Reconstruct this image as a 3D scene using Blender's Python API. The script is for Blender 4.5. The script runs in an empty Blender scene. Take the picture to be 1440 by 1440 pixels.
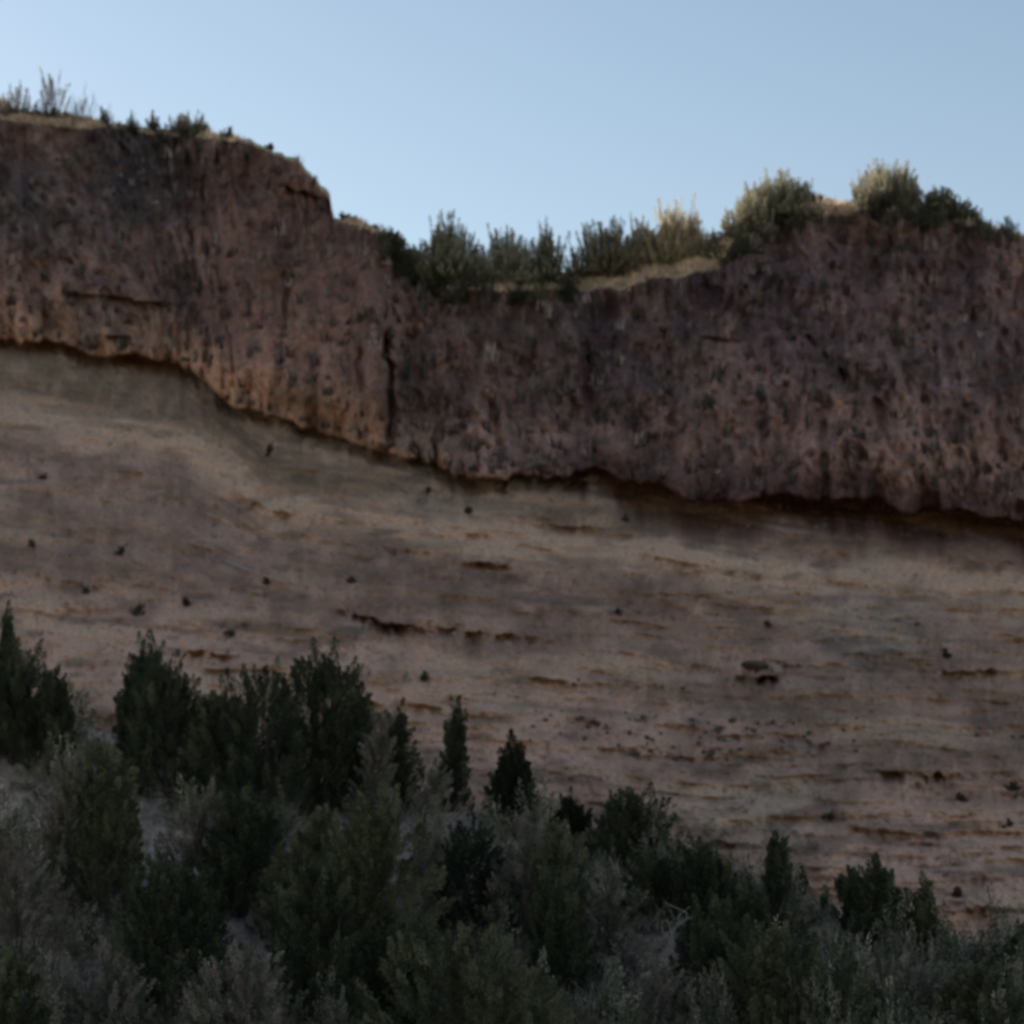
import bpy, math, random
import numpy as np

# ---------------------------------------------------------------- camera, sky, sun, exposure
SC = bpy.context.scene
PITCH = math.radians(8.5)
HALF = math.tan(math.radians(12.0))
cam_d = bpy.data.cameras.new('camera')
cam_d.sensor_width = 36.0
cam_d.lens = 18.0 / HALF
cam_d.clip_start = 0.1
cam_d.clip_end = 6000
cam_d.dof.use_dof = True                 # hand-held phone shot focused short of the bank
cam_d.dof.focus_distance = 15.0
cam_d.dof.aperture_fstop = 2.6
cam = bpy.data.objects.new('camera', cam_d)
SC.collection.objects.link(cam)
cam.location = (0, 0, 0)
cam.rotation_euler = (math.radians(90) + PITCH, 0, 0)
SC.camera = cam

SUN_EL, SUN_AZ = math.radians(16.5), math.radians(-56)      # azimuth from +Y, negative = to the left
w = bpy.data.worlds.new('World'); SC.world = w
w.use_nodes = True
wn = w.node_tree.nodes; wl = w.node_tree.links
sky = wn.new('ShaderNodeTexSky'); sky.sky_type = 'NISHITA'; sky.sun_disc = False
sky.sun_elevation = SUN_EL; sky.sun_rotation = SUN_AZ
sky.altitude = 600; sky.air_density = 1.04; sky.dust_density = 1.1; sky.ozone_density = 0.0
bg = wn['Background']; bg.inputs['Strength'].default_value = 0.053
wl.new(sky.outputs[0], bg.inputs['Color'])
sd = bpy.data.lights.new('sun', 'SUN'); sd.energy = 5.0; sd.angle = math.radians(0.5)
sd.color = (1.0, 0.93, 0.82)
sun = bpy.data.objects.new('sun', sd); SC.collection.objects.link(sun)
sun.rotation_euler = (math.radians(90) - SUN_EL, 0, math.pi - SUN_AZ)
sun.location = (0, 0, 80)
SC.view_settings.view_transform = 'Standard'
SC.view_settings.look = 'None'
SC.view_settings.exposure = 1.74
SC.view_settings.gamma = 1.0
SC.cycles.filter_width = 2.2
SC.cycles.max_bounces = 6

# ---------------------------------------------------------------- helpers
COL = SC.collection
rng = np.random.default_rng(7)
F = 720.0 / HALF

def ty(py):                      # elevation (z per metre of Y) of a picture row
    return np.tan(PITCH + np.arctan((720.0 - np.asarray(py, float)) / F))

def tx(px, py):
    e = np.arctan((720.0 - np.asarray(py, float)) / F)
    # x per metre of Y
    return (np.asarray(px, float) - 720.0) / F * np.cos(e) ** -1 * np.cos(e) / (np.cos(PITCH) - np.sin(PITCH) * np.tan(e))

def lines(pts):
    a = np.array(pts, float)
    return lambda x: np.interp(x, a[:, 0], a[:, 1])

_tab = np.random.default_rng(11).random((256, 256))
def vnoise(x, y, seed=0):
    x = x + seed * 17.31; y = y + seed * 9.77
    xi = np.floor(x).astype(int); yi = np.floor(y).astype(int)
    fx = x - xi; fy = y - yi
    fx = fx * fx * (3 - 2 * fx); fy = fy * fy * (3 - 2 * fy)
    a = _tab[xi & 255, yi & 255]; b = _tab[(xi + 1) & 255, yi & 255]
    c = _tab[xi & 255, (yi + 1) & 255]; d = _tab[(xi + 1) & 255, (yi + 1) & 255]
    return (a * (1 - fx) + b * fx) * (1 - fy) + (c * (1 - fx) + d * fx) * fy
def fbm(x, y, o=4, seed=0):
    s = 0; a = 0.5; t = 0
    for k in range(o):
        s = s + a * vnoise(x * 2 ** k, y * 2 ** k, seed + k * 3.7); t += a; a *= 0.5
    return s / t
def ridge(x, y, o=3, seed=0):
    return 1 - np.abs(2 * fbm(x, y, o, seed) - 1)
def sstep(a, b, x):
    t = np.clip((x - a) / (b - a), 0, 1)
    return t * t * (3 - 2 * t)

def tag(o, label=None, cat=None, group=None, kind=None):
    if label: o['label'] = label
    if cat: o['category'] = cat
    if group: o['group'] = group
    if kind: o['kind'] = kind
    return o

def mesh_np(name, verts, faces, mat, parent=None, color=None, smooth=True):
    me = bpy.data.meshes.new(name)
    verts = np.asarray(verts, np.float32); faces = np.asarray(faces, np.int32)
    nv, nf, k = len(verts), len(faces), faces.shape[1]
    me.vertices.add(nv); me.vertices.foreach_set('co', verts.ravel())
    me.loops.add(nf * k); me.loops.foreach_set('vertex_index', faces.ravel())
    me.polygons.add(nf)
    me.polygons.foreach_set('loop_start', np.arange(0, nf * k, k, dtype=np.int32))
    me.polygons.foreach_set('loop_total', np.full(nf, k, np.int32))
    me.polygons.foreach_set('use_smooth', np.full(nf, smooth))
    me.update(calc_edges=True)
    if color is not None:
        at = me.color_attributes.new('soil', 'FLOAT_COLOR', 'POINT')
        c = np.ones((nv, 4), np.float32); c[:, :3] = color
        at.data.foreach_set('color', c.ravel())
    me.materials.append(mat)
    o = bpy.data.objects.new(name, me); COL.objects.link(o)
    if parent is not None: o.parent = parent
    return o

def grid_faces(nr, nc):
    i = np.arange(nr - 1)[:, None] * nc + np.arange(nc - 1)[None, :]
    return np.stack([i, i + nc, i + nc + 1, i + 1], -1).reshape(-1, 4)

# ---------------------------------------------------------------- materials
def soil_mat(name, bump=0.6, fine=9.0, rough=0.95, contrast=0.45):
    m = bpy.data.materials.new(name); m.use_nodes = True
    n = m.node_tree.nodes; l = m.node_tree.links
    b = n['Principled BSDF']; b.inputs['Roughness'].default_value = rough
    b.inputs['Specular IOR Level'].default_value = 0.15
    at = n.new('ShaderNodeAttribute'); at.attribute_name = 'soil'
    tc = n.new('ShaderNodeTexCoord')
    no = n.new('ShaderNodeTexNoise'); no.inputs['Scale'].default_value = fine
    no.inputs['Detail'].default_value = 8; no.inputs['Roughness'].default_value = 0.7
    l.new(tc.outputs['Object'], no.inputs['Vector'])
    mr = n.new('ShaderNodeMapRange'); mr.inputs['From Min'].default_value = 0.3; mr.inputs['From Max'].default_value = 0.7
    mr.inputs['To Min'].default_value = 1 - contrast; mr.inputs['To Max'].default_value = 1 + contrast
    l.new(no.outputs['Fac'], mr.inputs['Value'])
    mx = n.new('ShaderNodeVectorMath'); mx.operation = 'SCALE'
    l.new(at.outputs['Color'], mx.inputs[0]); l.new(mr.outputs[0], mx.inputs['Scale'])
    l.new(mx.outputs[0], b.inputs['Base Color'])
    n2 = n.new('ShaderNodeTexNoise'); n2.inputs['Scale'].default_value = fine * 2.2
    n2.inputs['Detail'].default_value = 9; n2.inputs['Roughness'].default_value = 0.75
    l.new(tc.outputs['Object'], n2.inputs['Vector'])
    bp = n.new('ShaderNodeBump'); bp.inputs['Strength'].default_value = bump; bp.inputs['Distance'].default_value = 0.06
    l.new(n2.outputs['Fac'], bp.inputs['Height']); l.new(bp.outputs[0], b.inputs['Normal'])
    return m

def leaf_mat(name, trans=0.25):
    m = bpy.data.materials.new(name); m.use_nodes = True
    n = m.node_tree.nodes; l = m.node_tree.links
    b = n['Principled BSDF']; b.inputs['Roughness'].default_value = 0.8
    b.inputs['Specular IOR Level'].default_value = 0.15
    at = n.new('ShaderNodeAttribute'); at.attribute_name = 'soil'
    l.new(at.outputs['Color'], b.inputs['Base Color'])
    tr = n.new('ShaderNodeBsdfTranslucent'); l.new(at.outputs['Color'], tr.inputs['Color'])
    ms = n.new('ShaderNodeMixShader'); ms.inputs[0].default_value = trans
    l.new(b.outputs[0], ms.inputs[1]); l.new(tr.outputs[0], ms.inputs[2])
    l.new(ms.outputs[0], n['Material Output'].inputs['Surface'])
    return m

def bark_mat(name, col):
    m = bpy.data.materials.new(name); m.use_nodes = True
    n = m.node_tree.nodes; l = m.node_tree.links
    b = n['Principled BSDF']; b.inputs['Roughness'].default_value = 0.9
    no = n.new('ShaderNodeTexNoise'); no.inputs['Scale'].default_value = 30; no.inputs['Detail'].default_value = 5
    cr = n.new('ShaderNodeValToRGB')
    cr.color_ramp.elements[0].color = (*[c * .5 for c in col], 1); cr.color_ramp.elements[1].color = (*[c * 1.4 for c in col], 1)
    l.new(no.outputs['Fac'], cr.inputs[0]); l.new(cr.outputs[0], b.inputs['Base Color'])
    return m

M_CLIFF = soil_mat('cliff_earth', 0.9, 6.0, contrast=0.5)
M_SCREE = soil_mat('scree_soil', 0.5, 12.0, contrast=0.28)
M_FORE = soil_mat('slope_soil', 0.6, 10.0)
M_LEAF = leaf_mat('foliage')
M_GRASS = leaf_mat('dry_grass_blades', 0.35)
M_BARK = bark_mat('dark_bark', (0.07, 0.055, 0.045))
M_DEAD = bark_mat('bleached_wood', (0.34, 0.29, 0.25))
M_TWIG = bark_mat('bare_twig', (0.10, 0.085, 0.075))
M_ROCK = bark_mat('rock', (0.085, 0.065, 0.056))
M_ROCKP = bark_mat('pale_rock', (0.30, 0.235, 0.20))

# ---------------------------------------------------------------- profile lines (photo columns and rows)
crest0 = lines([(-3500, -40), (-1200, 10), (-500, 85), (-200, 122), (0, 138), (20, 158), (100, 164), (150, 172), (210, 184), (300, 190), (350, 196), (380, 208), (420, 224),  # unseen crest left of frame raised to shade the near slope
                (440, 248), (466, 272), (462, 276), (470, 306), (500, 311), (530, 324), (560, 355), (600, 390), (680, 398),
                (750, 398), (790, 396), (820, 386), (870, 372), (960, 352), (1030, 338), (1100, 300), (1140, 284), (1200, 288), (1280, 290),
                (1340, 300), (1385, 322), (1440, 332), (1700, 350), (2200, 330)])
lip0 = lines([(-3500, -10), (-1200, 40), (-500, 115), (-200, 150), (0, 165), (100, 176), (210, 192), (300, 196), (380, 213), (440, 254), (470, 312), (530, 330), (580, 380),  # lip rises with the crest raised out of view at left
              (620, 420), (680, 428), (780, 424), (815, 409), (870, 402), (960, 384), (1010, 372), (1080, 330), (1140, 300), (1200, 300),
              (1340, 306), (1440, 338), (2200, 340)])
ledge0 = lines([(-600, 470), (0, 476), (50, 480), (100, 488), (150, 498), (200, 506), (250, 520), (300, 545), (330, 570), (380, 592),
                (440, 606), (500, 625), (545, 638), (600, 656), (640, 668), (700, 682), (780, 676), (840, 660), (900, 683), (960, 698),
                (1050, 702), (1100, 690), (1150, 698), (1200, 705), (1260, 711), (1350, 722), (1440, 736), (2200, 780)])
near0 = lines([(-600, 980), (0, 1000), (150, 1030), (400, 1060), (550, 1105), (700, 1150), (900, 1200), (1100, 1262), (1200, 1292),
               (1350, 1322), (1440, 1345), (2200, 1400)])
def crest(px): return crest0(px) + 7 * (fbm(px / 22., px * 0, 3, 1) - .5) + 6 * (fbm(px / 7., px * 0, 2, 5) - .5)
_rimw = lines([(-4000, 1), (0, 1), (125, 1), (150, .25), (800, .25), (815, 1), (1010, 1), (1030, .2), (1140, .3), (1150, 1), (1195, 1), (1205, .3), (1500, .3)])
def lip(px):
    c = crest(px)
    return c + 3 + np.maximum(lip0(px) - c, 0) * _rimw(px) * (.65 + .7 * fbm(px / 18., px * 0, 3, 6))
def ledge(px): return ledge0(px) + 34 * (fbm(px / 60., px * 0, 4, 2) - .5) + 9 * (fbm(px / 9., px * 0, 3, 3) - .5)

def scree_plane(py): return 25.08 / (0.62 - ty(py))

# horizontal breaks in the slope: (x0, y0, x1, y1, depth m, height px)
BREAKS = [(1038, 948, 1096, 954, 1.5, 11), (1005, 1030, 1075, 1034, .35, 7), (880, 1062, 1040, 1062, .3, 7), (820, 1014, 850, 1018, .5, 8), (1100, 1040, 1170, 1046, .3, 7), (470, 858, 605, 888, .75, 12), (520, 872, 600, 886, .7, 9), (615, 884, 770, 897, .5, 18), (640, 788, 722, 797, .7, 9), (635, 744, 705, 752, .5, 8),
          (750, 738, 850, 742, .3, 7), (255, 908, 330, 922, .6, 10), (1290, 945, 1460, 938, .3, 10), (1220, 1084, 1365, 1094, .55, 22),
          (-20, 792, 180, 832, .25, 12), (540, 768, 600, 775, .4, 9), (300, 700, 420, 722, .25, 10), (740, 953, 800, 957, .35, 6),
          (1080, 930, 1180, 935, .2, 9), (480, 980, 545, 992, .5, 10), (1180, 1160, 1330, 1175, .3, 25), (560, 985, 660, 1000, .3, 14),
          (0, 640, 260, 668, .2, 12), (820, 800, 1100, 812, .15, 14), (1000, 1180, 1080, 1190, .5, 10), (1330, 1280, 1440, 1275, .4, 9)]
def breaks(px, py):
    d = np.zeros_like(py)
    for x0, y0, x1, y1, A, h in BREAKS:
        wob = 16 * (fbm(px / 20., py * 0, 3, int(y0)) - .5)
        t = (px - x0) / (x1 - x0)
        yl = y0 + (y1 - y0) * t + wob
        m = sstep(-.12, .25, t) * (1 - sstep(.65, 1.12, t)) * (.15 + 1.1 * sstep(.3, .6, fbm(px / 14., py / 30., 3, int(y0) + 9)))
        e = py - yl
        d += m * A * np.where(e > 0, np.exp(-np.abs(e) / h) * sstep(0, 6, e), -.35 * np.exp(-np.abs(e) / (h * 1.2)))
    return d

# ---------------------------------------------------------------- the bank: cliff, scree, near slope
PXD = np.arange(-220, 1661, 2.0)
PX = np.concatenate([-np.geomspace(9000, 240, 50), PXD, 1440 + np.geomspace(240, 9000, 50)])
NC = len(PX)

def buttress(px):
    return -1.3 * sstep(270, 330, px) * (1 - sstep(520, 556, px)) + 0.9 * sstep(540, 575, px) * (1 - sstep(1000, 1250, px)) \
        - 0.5 * np.exp(-((px - 1230) / 130.) ** 2) - .5 * np.exp(-((px - 60) / 90.) ** 2)

def cliff_Y(px, py):
    le = ledge(px); Yl = scree_plane(le) - .9 * sstep(.32, .62, fbm(px / 38., px * 0, 3, 28)) - .05 - .1 * sstep(830, 880, px); zl = Yl * ty(le)
    m = 1.75
    Ya = scree_plane(le) - .55 - .1 * sstep(830, 880, px)
    Y = (Ya * m - Ya * ty(le)) / (m - ty(py)) + (Yl - Ya) * np.exp(-np.clip(le - py, 0, 999) / 26.)
    t = np.clip((le - py) / 260., 0, 1)
    Y = Y + 0.5 * t ** 2 * 2 + buttress(px) * sstep(0, .25, t) * (1 - .5 * sstep(.9, 1.3, (le - py) / 260.))
    X, Z = px * .0177, py * .0177
    smooth = 1 - .75 * sstep(290, 330, px) * (1 - sstep(500, 540, px)) * sstep(300, 350, py)
    n = 0.85 * (fbm(X * .45, Z * .35, 2, 20) - .5)
    wx = X + .4 * (fbm(X * .8, Z * 1.1, 3, 40) - .5) - (.10 + .35 * sstep(360, 200, px)) * Z
    n += -0.85 * (ridge(wx * 1.1, Z * .75, 3, 21) - .5) * smooth
    n += -0.6 * (ridge(wx * 3.0, Z * 1.5, 3, 22) - .6) * smooth
    n += 0.6 * (fbm(X * 2.2, Z * 1.6, 4, 23) - .5) * smooth + .35 * (1 - smooth) * (ridge(X * 1.6, Z * .25, 2, 25) - .5)
    n += 0.30 * (fbm(wx * 8, Z * 4, 3, 24) - .5)
    # joints and clefts
    for x0, y0, x1, y1, A, wd in [(546, 465, 549, 632, 1.2, 5), (505, 490, 512, 555, .35, 5), (575, 470, 568, 540, .4, 7),
                                  (1132, 470, 1180, 520, .5, 5), (1180, 518, 1196, 548, .8, 6), (320, 440, 330, 560, .35, 4), (400, 380, 405, 470, .35, 4),
                                  (1230, 560, 1260, 640, .4, 6), (820, 480, 830, 560, .45, 6), (690, 560, 700, 640, .4, 6), (935, 520, 950, 600, .4, 6)]:
        t = (py - y0) / (y1 - y0)
        xc = x0 + (x1 - x0) * t + 16 * (fbm(py / 24., px * 0, 3, int(x0)) - .5)
        n += A * sstep(-.05, .1, t) * (1 - sstep(.85, 1.05, t)) * np.exp(-((px - xc) / wd) ** 2)
    for x0, y0, x1, y1, A, h in [(90, 408, 245, 428, .5, 12), (985, 470, 1040, 480, .3, 9), (150, 470, 185, 474, .5, 8), (400, 262, 470, 284, .6, 10), (860, 700, 1100, 735, .6, 10)]:
        t = (px - x0) / (x1 - x0); yl = y0 + (y1 - y0) * t + 9 * (fbm(px / 14., py * 0, 3, int(y0)) - .5)
        e = py - yl
        n += sstep(-.05, .1, t) * (1 - sstep(.9, 1.05, t)) * A * np.where(e > 0, np.exp(-np.abs(e) / h) * sstep(0, 2.5, e), -.3 * np.exp(-np.abs(e) / h))
    fade = .75 + .25 * sstep(0, 30, le - py)
    Y = Y + n * fade
    Y = Y + .55 * np.exp(-np.clip(le - py, 0, 99) / 2.2)      # the lip curls under
    return Y

bandA = lines([(0, 575), (150, 600), (260, 625), (330, 665), (380, 705), (500, 725), (640, 745), (800, 768), (950, 778), (1100, 805), (1440, 822)])
bandB = lines([(0, 820), (150, 835), (300, 865), (450, 880), (600, 910), (750, 950), (900, 1000), (1100, 1070), (1200, 1110), (1440, 1150)])
bandS = lines([(0, 820), (150, 840), (300, 870), (450, 885), (600, 900), (750, 915), (900, 935), (1100, 952), (1440, 965)])
def strata(px, py):
    v = (py - bandA(px)) / (bandS(px) - bandA(px) + 40.)
    v = v + .10 * (fbm(px / 130., py / 160., 3, 120) - .5)
    return v
def scree_Y(px, py):
    le = ledge(px)
    Y = scree_plane(py)
    e = py - le
    N = lines([(0, .6), (250, .55), (330, .5), (545, .6), (600, .4), (800, .7), (880, 1.7), (1200, 1.5), (1440, 1.3)])(px)
    H = lines([(0, 12), (280, 12), (545, 10), (800, 16), (880, 32), (1060, 30), (1110, 22), (1440, 22)])(px)
    H = H * (.5 + 1.6 * fbm(px / 30., px * 0, 3, 29)); N = N * (.15 + 1.2 * sstep(.3, .6, fbm(px / 34., px * 0, 3, 27)) * (1 - sstep(830, 880, px)) + .95 * sstep(830, 880, px))
    Y = Y + N * (1 - sstep(.35, 1.7, e / H))
    X, D = px * .0177, py * .03
    Y = Y + 1.1 * (fbm(X * .25, D * .25, 2, 30) - .5) + .40 * (fbm(X * .8, D * 1.0, 3, 31) - .5) + .24 * (fbm(X * 3, D * 3, 3, 32) - .5) + .20 * (ridge(X * 1.6, D * .5, 3, 35) - .5)
    Y = Y + .15 * (fbm(X * 9, D * 7, 3, 33) - .5) + .25 * (ridge(X * .5, D * 1.6, 2, 34) - .5)
    Y = Y + breaks(px, py)
    v = strata(px, py)
    m = sstep(.38, .62, fbm(px / 70., v * 9., 3, 121)) * sstep(15, 60, py - le)
    saw = (v * 13. + .5 * fbm(px / 200., v * 3, 2, 122)) % 1.0
    m = sstep(.5, .72, fbm(px / 55., v * 9., 4, 121)) * sstep(15, 60, py - le)
    Y = Y + .09 * m * (sstep(0, .18, saw) * (1 - saw) ** 2 - .5 * sstep(.75, 1, saw)) + .50 * (fbm(px / 140., v * 14., 4, 123) - .5)
    return Y

def fore_Y(px, py):
    c = near0(px); Yc = 28 + (1440 - c) / 40.; z0 = 28 * ty(1440.); zc = Yc * ty(c)
    m = (zc - z0) / (Yc - 28)
    Y = (28 * m - z0) / (m - ty(py))
    X, D = px * .012, py * .03
    return Y + .9 * (fbm(X * .5, D * .4, 2, 50) - .5) + .35 * (fbm(X * 2, D * 1.5, 3, 51) - .5) + .12 * (fbm(X * 8, D * 6, 3, 52) - .5)

def xyz(px, py, Y):
    return np.stack([Y * tx(px, py), Y, Y * ty(py)], -1)

def mixc(a, b, t):
    return a * (1 - t[..., None]) + np.asarray(b, float) * t[..., None]

def cliff_color(px, py):
    X, Z = px * .0177, py * .0177
    c = np.zeros(px.shape + (3,)) + np.array([.22, .148, .118])
    c = mixc(c, (.205, .125, .092), .9 * sstep(280, 340, px) * (1 - sstep(490, 560, px)))
    left_up = sstep(330, 200, px) * sstep(420, 250, py)
    c = mixc(c, (.068, .066, .066), .95 * left_up * sstep(.25, .6, fbm(X * .7, Z * .8, 3, 60)))
    pur = sstep(700, 900, px) * sstep(640, 480, py) * sstep(300, 380, py)
    c = mixc(c, (.125, .088, .098), .95 * pur * sstep(.25, .5, fbm(X * .5, Z * .6, 3, 61)))
    tan = sstep(90, 20, ledge(px) - py) * sstep(760, 600, px)
    c = mixc(c, (.36, .235, .15), .75 * tan)
    pale = np.exp(-((px - 1250) / 90.) ** 2 - ((py - 460) / 90.) ** 2)
    c = mixc(c, (.31, .21, .17), .6 * pale)
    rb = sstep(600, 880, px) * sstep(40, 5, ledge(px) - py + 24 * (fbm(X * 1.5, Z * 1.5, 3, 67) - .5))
    c = mixc(c, (.11, .065, .055), .65 * rb)  # reddish soil, colour darkened to carry the right undercut's shade
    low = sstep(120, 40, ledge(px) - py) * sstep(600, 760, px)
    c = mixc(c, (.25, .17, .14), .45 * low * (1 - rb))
    wx = X + .3 * (fbm(X * .8, Z * 1.1, 3, 40) - .5) - (.08 + .35 * sstep(360, 200, px)) * Z
    k = .60 + .80 * fbm(wx * 3.4, Z * 1.0, 5, 62)
    c = c * k[..., None]
    big = fbm(X * .45, Z * .55, 3, 66)
    c = c * (.30 + 1.4 * big)[..., None]
    up = np.clip((ledge(px) - py) / np.maximum(ledge(px) - lip(px), 1), 0, 1)
    c = c * (1.08 - .30 * sstep(.15, .75, up))[..., None]
    dk = sstep(.56, .70, fbm(X * 1.2, Z * .9, 4, 63))
    c = mixc(c, (.085, .066, .062), .5 * dk)
    lt = sstep(.62, .76, fbm(wx * 5.5, Z * 2.4, 3, 64))
    c = mixc(c, (.30, .235, .20), .30 * lt)
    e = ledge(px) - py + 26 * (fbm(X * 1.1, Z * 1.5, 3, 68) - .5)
    c = mixc(c, (.10, .058, .05), .85 * sstep(600, 860, px) * (1 - sstep(22, 74, e)))  # undercut shade painted again over the reddish cliff foot, reaching higher
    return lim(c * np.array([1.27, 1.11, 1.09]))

def scree_color(px, py):
    X, D = px * .0177, py * .03
    c = np.zeros(px.shape + (3,)) + np.array([.26, .180, .138])
    wob = 26 * (fbm(X * .6, D * .4, 3, 70) - .5)
    e = py - bandA(px) + wob
    a = np.exp(-(e / np.where(e < 0, 22., 26.)) ** 2)
    c = mixc(c, (.54, .39, .28), .85 * a)
    e2 = py - bandB(px) + wob
    c = mixc(c, (.46, .315, .24), .8 * sstep(-35, 30, e2) * (1 - .9 * sstep(120, 190, e2)) * sstep(-200, 0, px) * (1 - .55 * np.exp(-((px - 950) / 160.) ** 2)))
    c = mixc(c, (.45, .31, .24), .7 * sstep(1150, 1230, px) * sstep(1080, 1110, py))
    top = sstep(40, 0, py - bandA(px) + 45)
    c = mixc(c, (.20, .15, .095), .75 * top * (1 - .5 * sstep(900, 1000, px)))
    gr = np.exp(-((px - 1225) / 90.) ** 2 - ((py - 905) / 60.) ** 2)
    c = mixc(c, (.15, .142, .125), .7 * gr)
    gr = np.exp(-((px - 1080) / 90.) ** 2 - ((py - 1130) / 50.) ** 2)
    c = mixc(c, (.16, .155, .13), .5 * gr)
    k = .45 + 1.1 * fbm(X * 1.6, D * 1.3, 5, 71)
    c = c * k[..., None]
    dk = sstep(.58, .74, fbm(X * .9, D * 2.2, 4, 72))
    c = mixc(c, (.15, .115, .09), .7 * dk)
    st = sstep(.55, .75, fbm(X * 5, D * .9, 4, 74))
    c = mixc(c, (.38, .28, .21), .35 * st)
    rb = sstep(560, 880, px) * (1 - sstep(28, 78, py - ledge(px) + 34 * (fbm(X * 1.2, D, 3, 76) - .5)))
    c = mixc(c, (.10, .055, .045), .9 * rb)  # reddish soil below the ledge, with the notch's shade painted in
    v = strata(px, py)
    s1 = fbm(px / 150., v * 7., 5, 124)
    c = c * (.66 + .86 * s1)[..., None]
    c = mixc(c, (.48, .37, .27), .5 * sstep(.58, .74, fbm(px / 200., v * 6., 4, 125)))
    c = mixc(c, (.14, .105, .075), .4 * sstep(.60, .74, fbm(px / 170., v * 16., 4, 126)))
    sp = sstep(.70, .80, fbm(X * 11, D * 10, 2, 73))
    c = mixc(c, (.09, .072, .062), .5 * sp)
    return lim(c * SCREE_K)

def lim(c, m=.55): return c * np.minimum(1, m / c.max(-1, keepdims=True))
SCREE_K = np.array([1.16, 1.03, .97])
def build_sheet(name, row_fn, nr, Yf, colf, mat, extra_top=None, extra_bot=None):
    t = np.linspace(0, 1, nr)[:, None]
    top, bot = row_fn(PX)
    py = top[None, :] + (bot - top)[None, :] * t
    px = np.broadcast_to(PX[None, :], py.shape)
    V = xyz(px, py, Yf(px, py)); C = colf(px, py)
    return px, py, V, C

# cliff, from the lip down to the ledge, then the rim and the hilltop behind it
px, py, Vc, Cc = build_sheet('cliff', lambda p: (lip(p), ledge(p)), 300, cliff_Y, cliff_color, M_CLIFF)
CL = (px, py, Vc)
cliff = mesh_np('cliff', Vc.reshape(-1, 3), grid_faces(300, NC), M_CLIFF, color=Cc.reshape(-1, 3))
tag(cliff, kind='structure')
# hilltop: rises from the lip to the crest line, then runs back
lipY = Vc[0, :, 1]
rows = []; cr = crest(PX); lp = lip(PX)
NR = 24
for k in range(NR + 1):
    t = k / NR
    r = lp + (cr - lp) * t
    Y = lipY + .5 * t + (lp - cr) * .085 * t + .35 * (fbm(PX * .05, PX * 0 + k * .25, 3, 80) - .5) * min(1, k * .3)
    rows.append(xyz(PX, r, Y))
crestV = rows[-1]
for dY in [.15, .4, .8, 1.5, 3, 6, 12, 25, 50, 100, 200, 400]:
    v = crestV.copy(); v[:, 1] += dY
    v[:, 0] = crestV[:, 0] * (1 + dY / 120.)
    v[:, 2] += .12 * dY - .12 * min(dY, 1.0) + .12 * (fbm(PX * .03, PX * 0 + dY, 2, 81) - .5) * min(dY, 3) * .5
    rows.append(v)
Vt = np.stack(rows)
Ct = np.zeros(Vt.shape) + np.array([.50, .38, .24])
nn = fbm(Vt[..., 0] * 2, Vt[..., 1] * 2, 4, 82)
Ct = Ct * (.6 + .8 * nn)[..., None]
Vt[0, :, 1] += .02
hilltop = mesh_np('hilltop', Vt.reshape(-1, 3), grid_faces(len(rows), NC)[:, ::-1], M_FORE, color=Ct.reshape(-1, 3))
tag(hilltop, kind='structure')

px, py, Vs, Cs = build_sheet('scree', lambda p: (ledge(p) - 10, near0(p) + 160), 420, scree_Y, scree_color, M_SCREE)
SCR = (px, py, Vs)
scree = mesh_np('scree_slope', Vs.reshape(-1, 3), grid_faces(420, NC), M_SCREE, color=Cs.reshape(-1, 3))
tag(scree, kind='structure')

def fore_color(px, py):
    X, D = px * .012, py * .03
    c = np.zeros(px.shape + (3,)) + np.array([.42, .31, .25])
    n = fbm(X * 1.5, D * 1.5, 4, 90)
    c = mixc(c, (.22, .18, .16), .6 * sstep(.5, .7, n))
    return c * (.6 + .8 * fbm(X * 6, D * 5, 3, 91))[..., None]
px, py, Vf, Cf = build_sheet('fore', lambda p: (near0(p), near0(p) * 0 + 1520), 220, fore_Y, fore_color, M_FORE)
FOR = (px, py, Vf)
back = []
for k, (dy, dz) in enumerate([(4.8, -2.9), (3.6, -1.8), (2.4, -.9), (1.4, -.35), (.6, -.06)]):
    v = Vf[0].copy(); v[:, 1] += dy; v[:, 2] += dz; back.append(v)
Vf2 = np.concatenate([np.stack(back), Vf]); Cf2 = np.concatenate([np.repeat(Cf[:1], 5, 0), Cf])
fore = mesh_np('near_slope', Vf2.reshape(-1, 3), grid_faces(225, NC), M_FORE, color=Cf2.reshape(-1, 3))
tag(fore, kind='structure')

# ground out to the horizon
xs = np.concatenate([-np.geomspace(3000, 40, 30), np.linspace(-36, 36, 90), np.geomspace(40, 3000, 30)])
ys = np.concatenate([-np.geomspace(3000, 12, 24), np.linspace(-10, 34, 90), np.geomspace(36, 3000, 24)])
GX, GY = np.meshgrid(xs, ys)
GZ = -1.74 + .10 * (fbm(GX * .4, GY * .4, 3, 95) - .5)
cg = (np.zeros(GX.shape + (3,)) + np.array([.42, .33, .24])) * (.6 + .8 * fbm(GX * .7, GY * .7, 4, 96))[..., None]
ground = mesh_np('ground', np.stack([GX, GY, GZ], -1).reshape(-1, 3), grid_faces(len(ys), len(xs))[:, ::-1], M_FORE, color=cg.reshape(-1, 3))
tag(ground, kind='structure')

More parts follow.
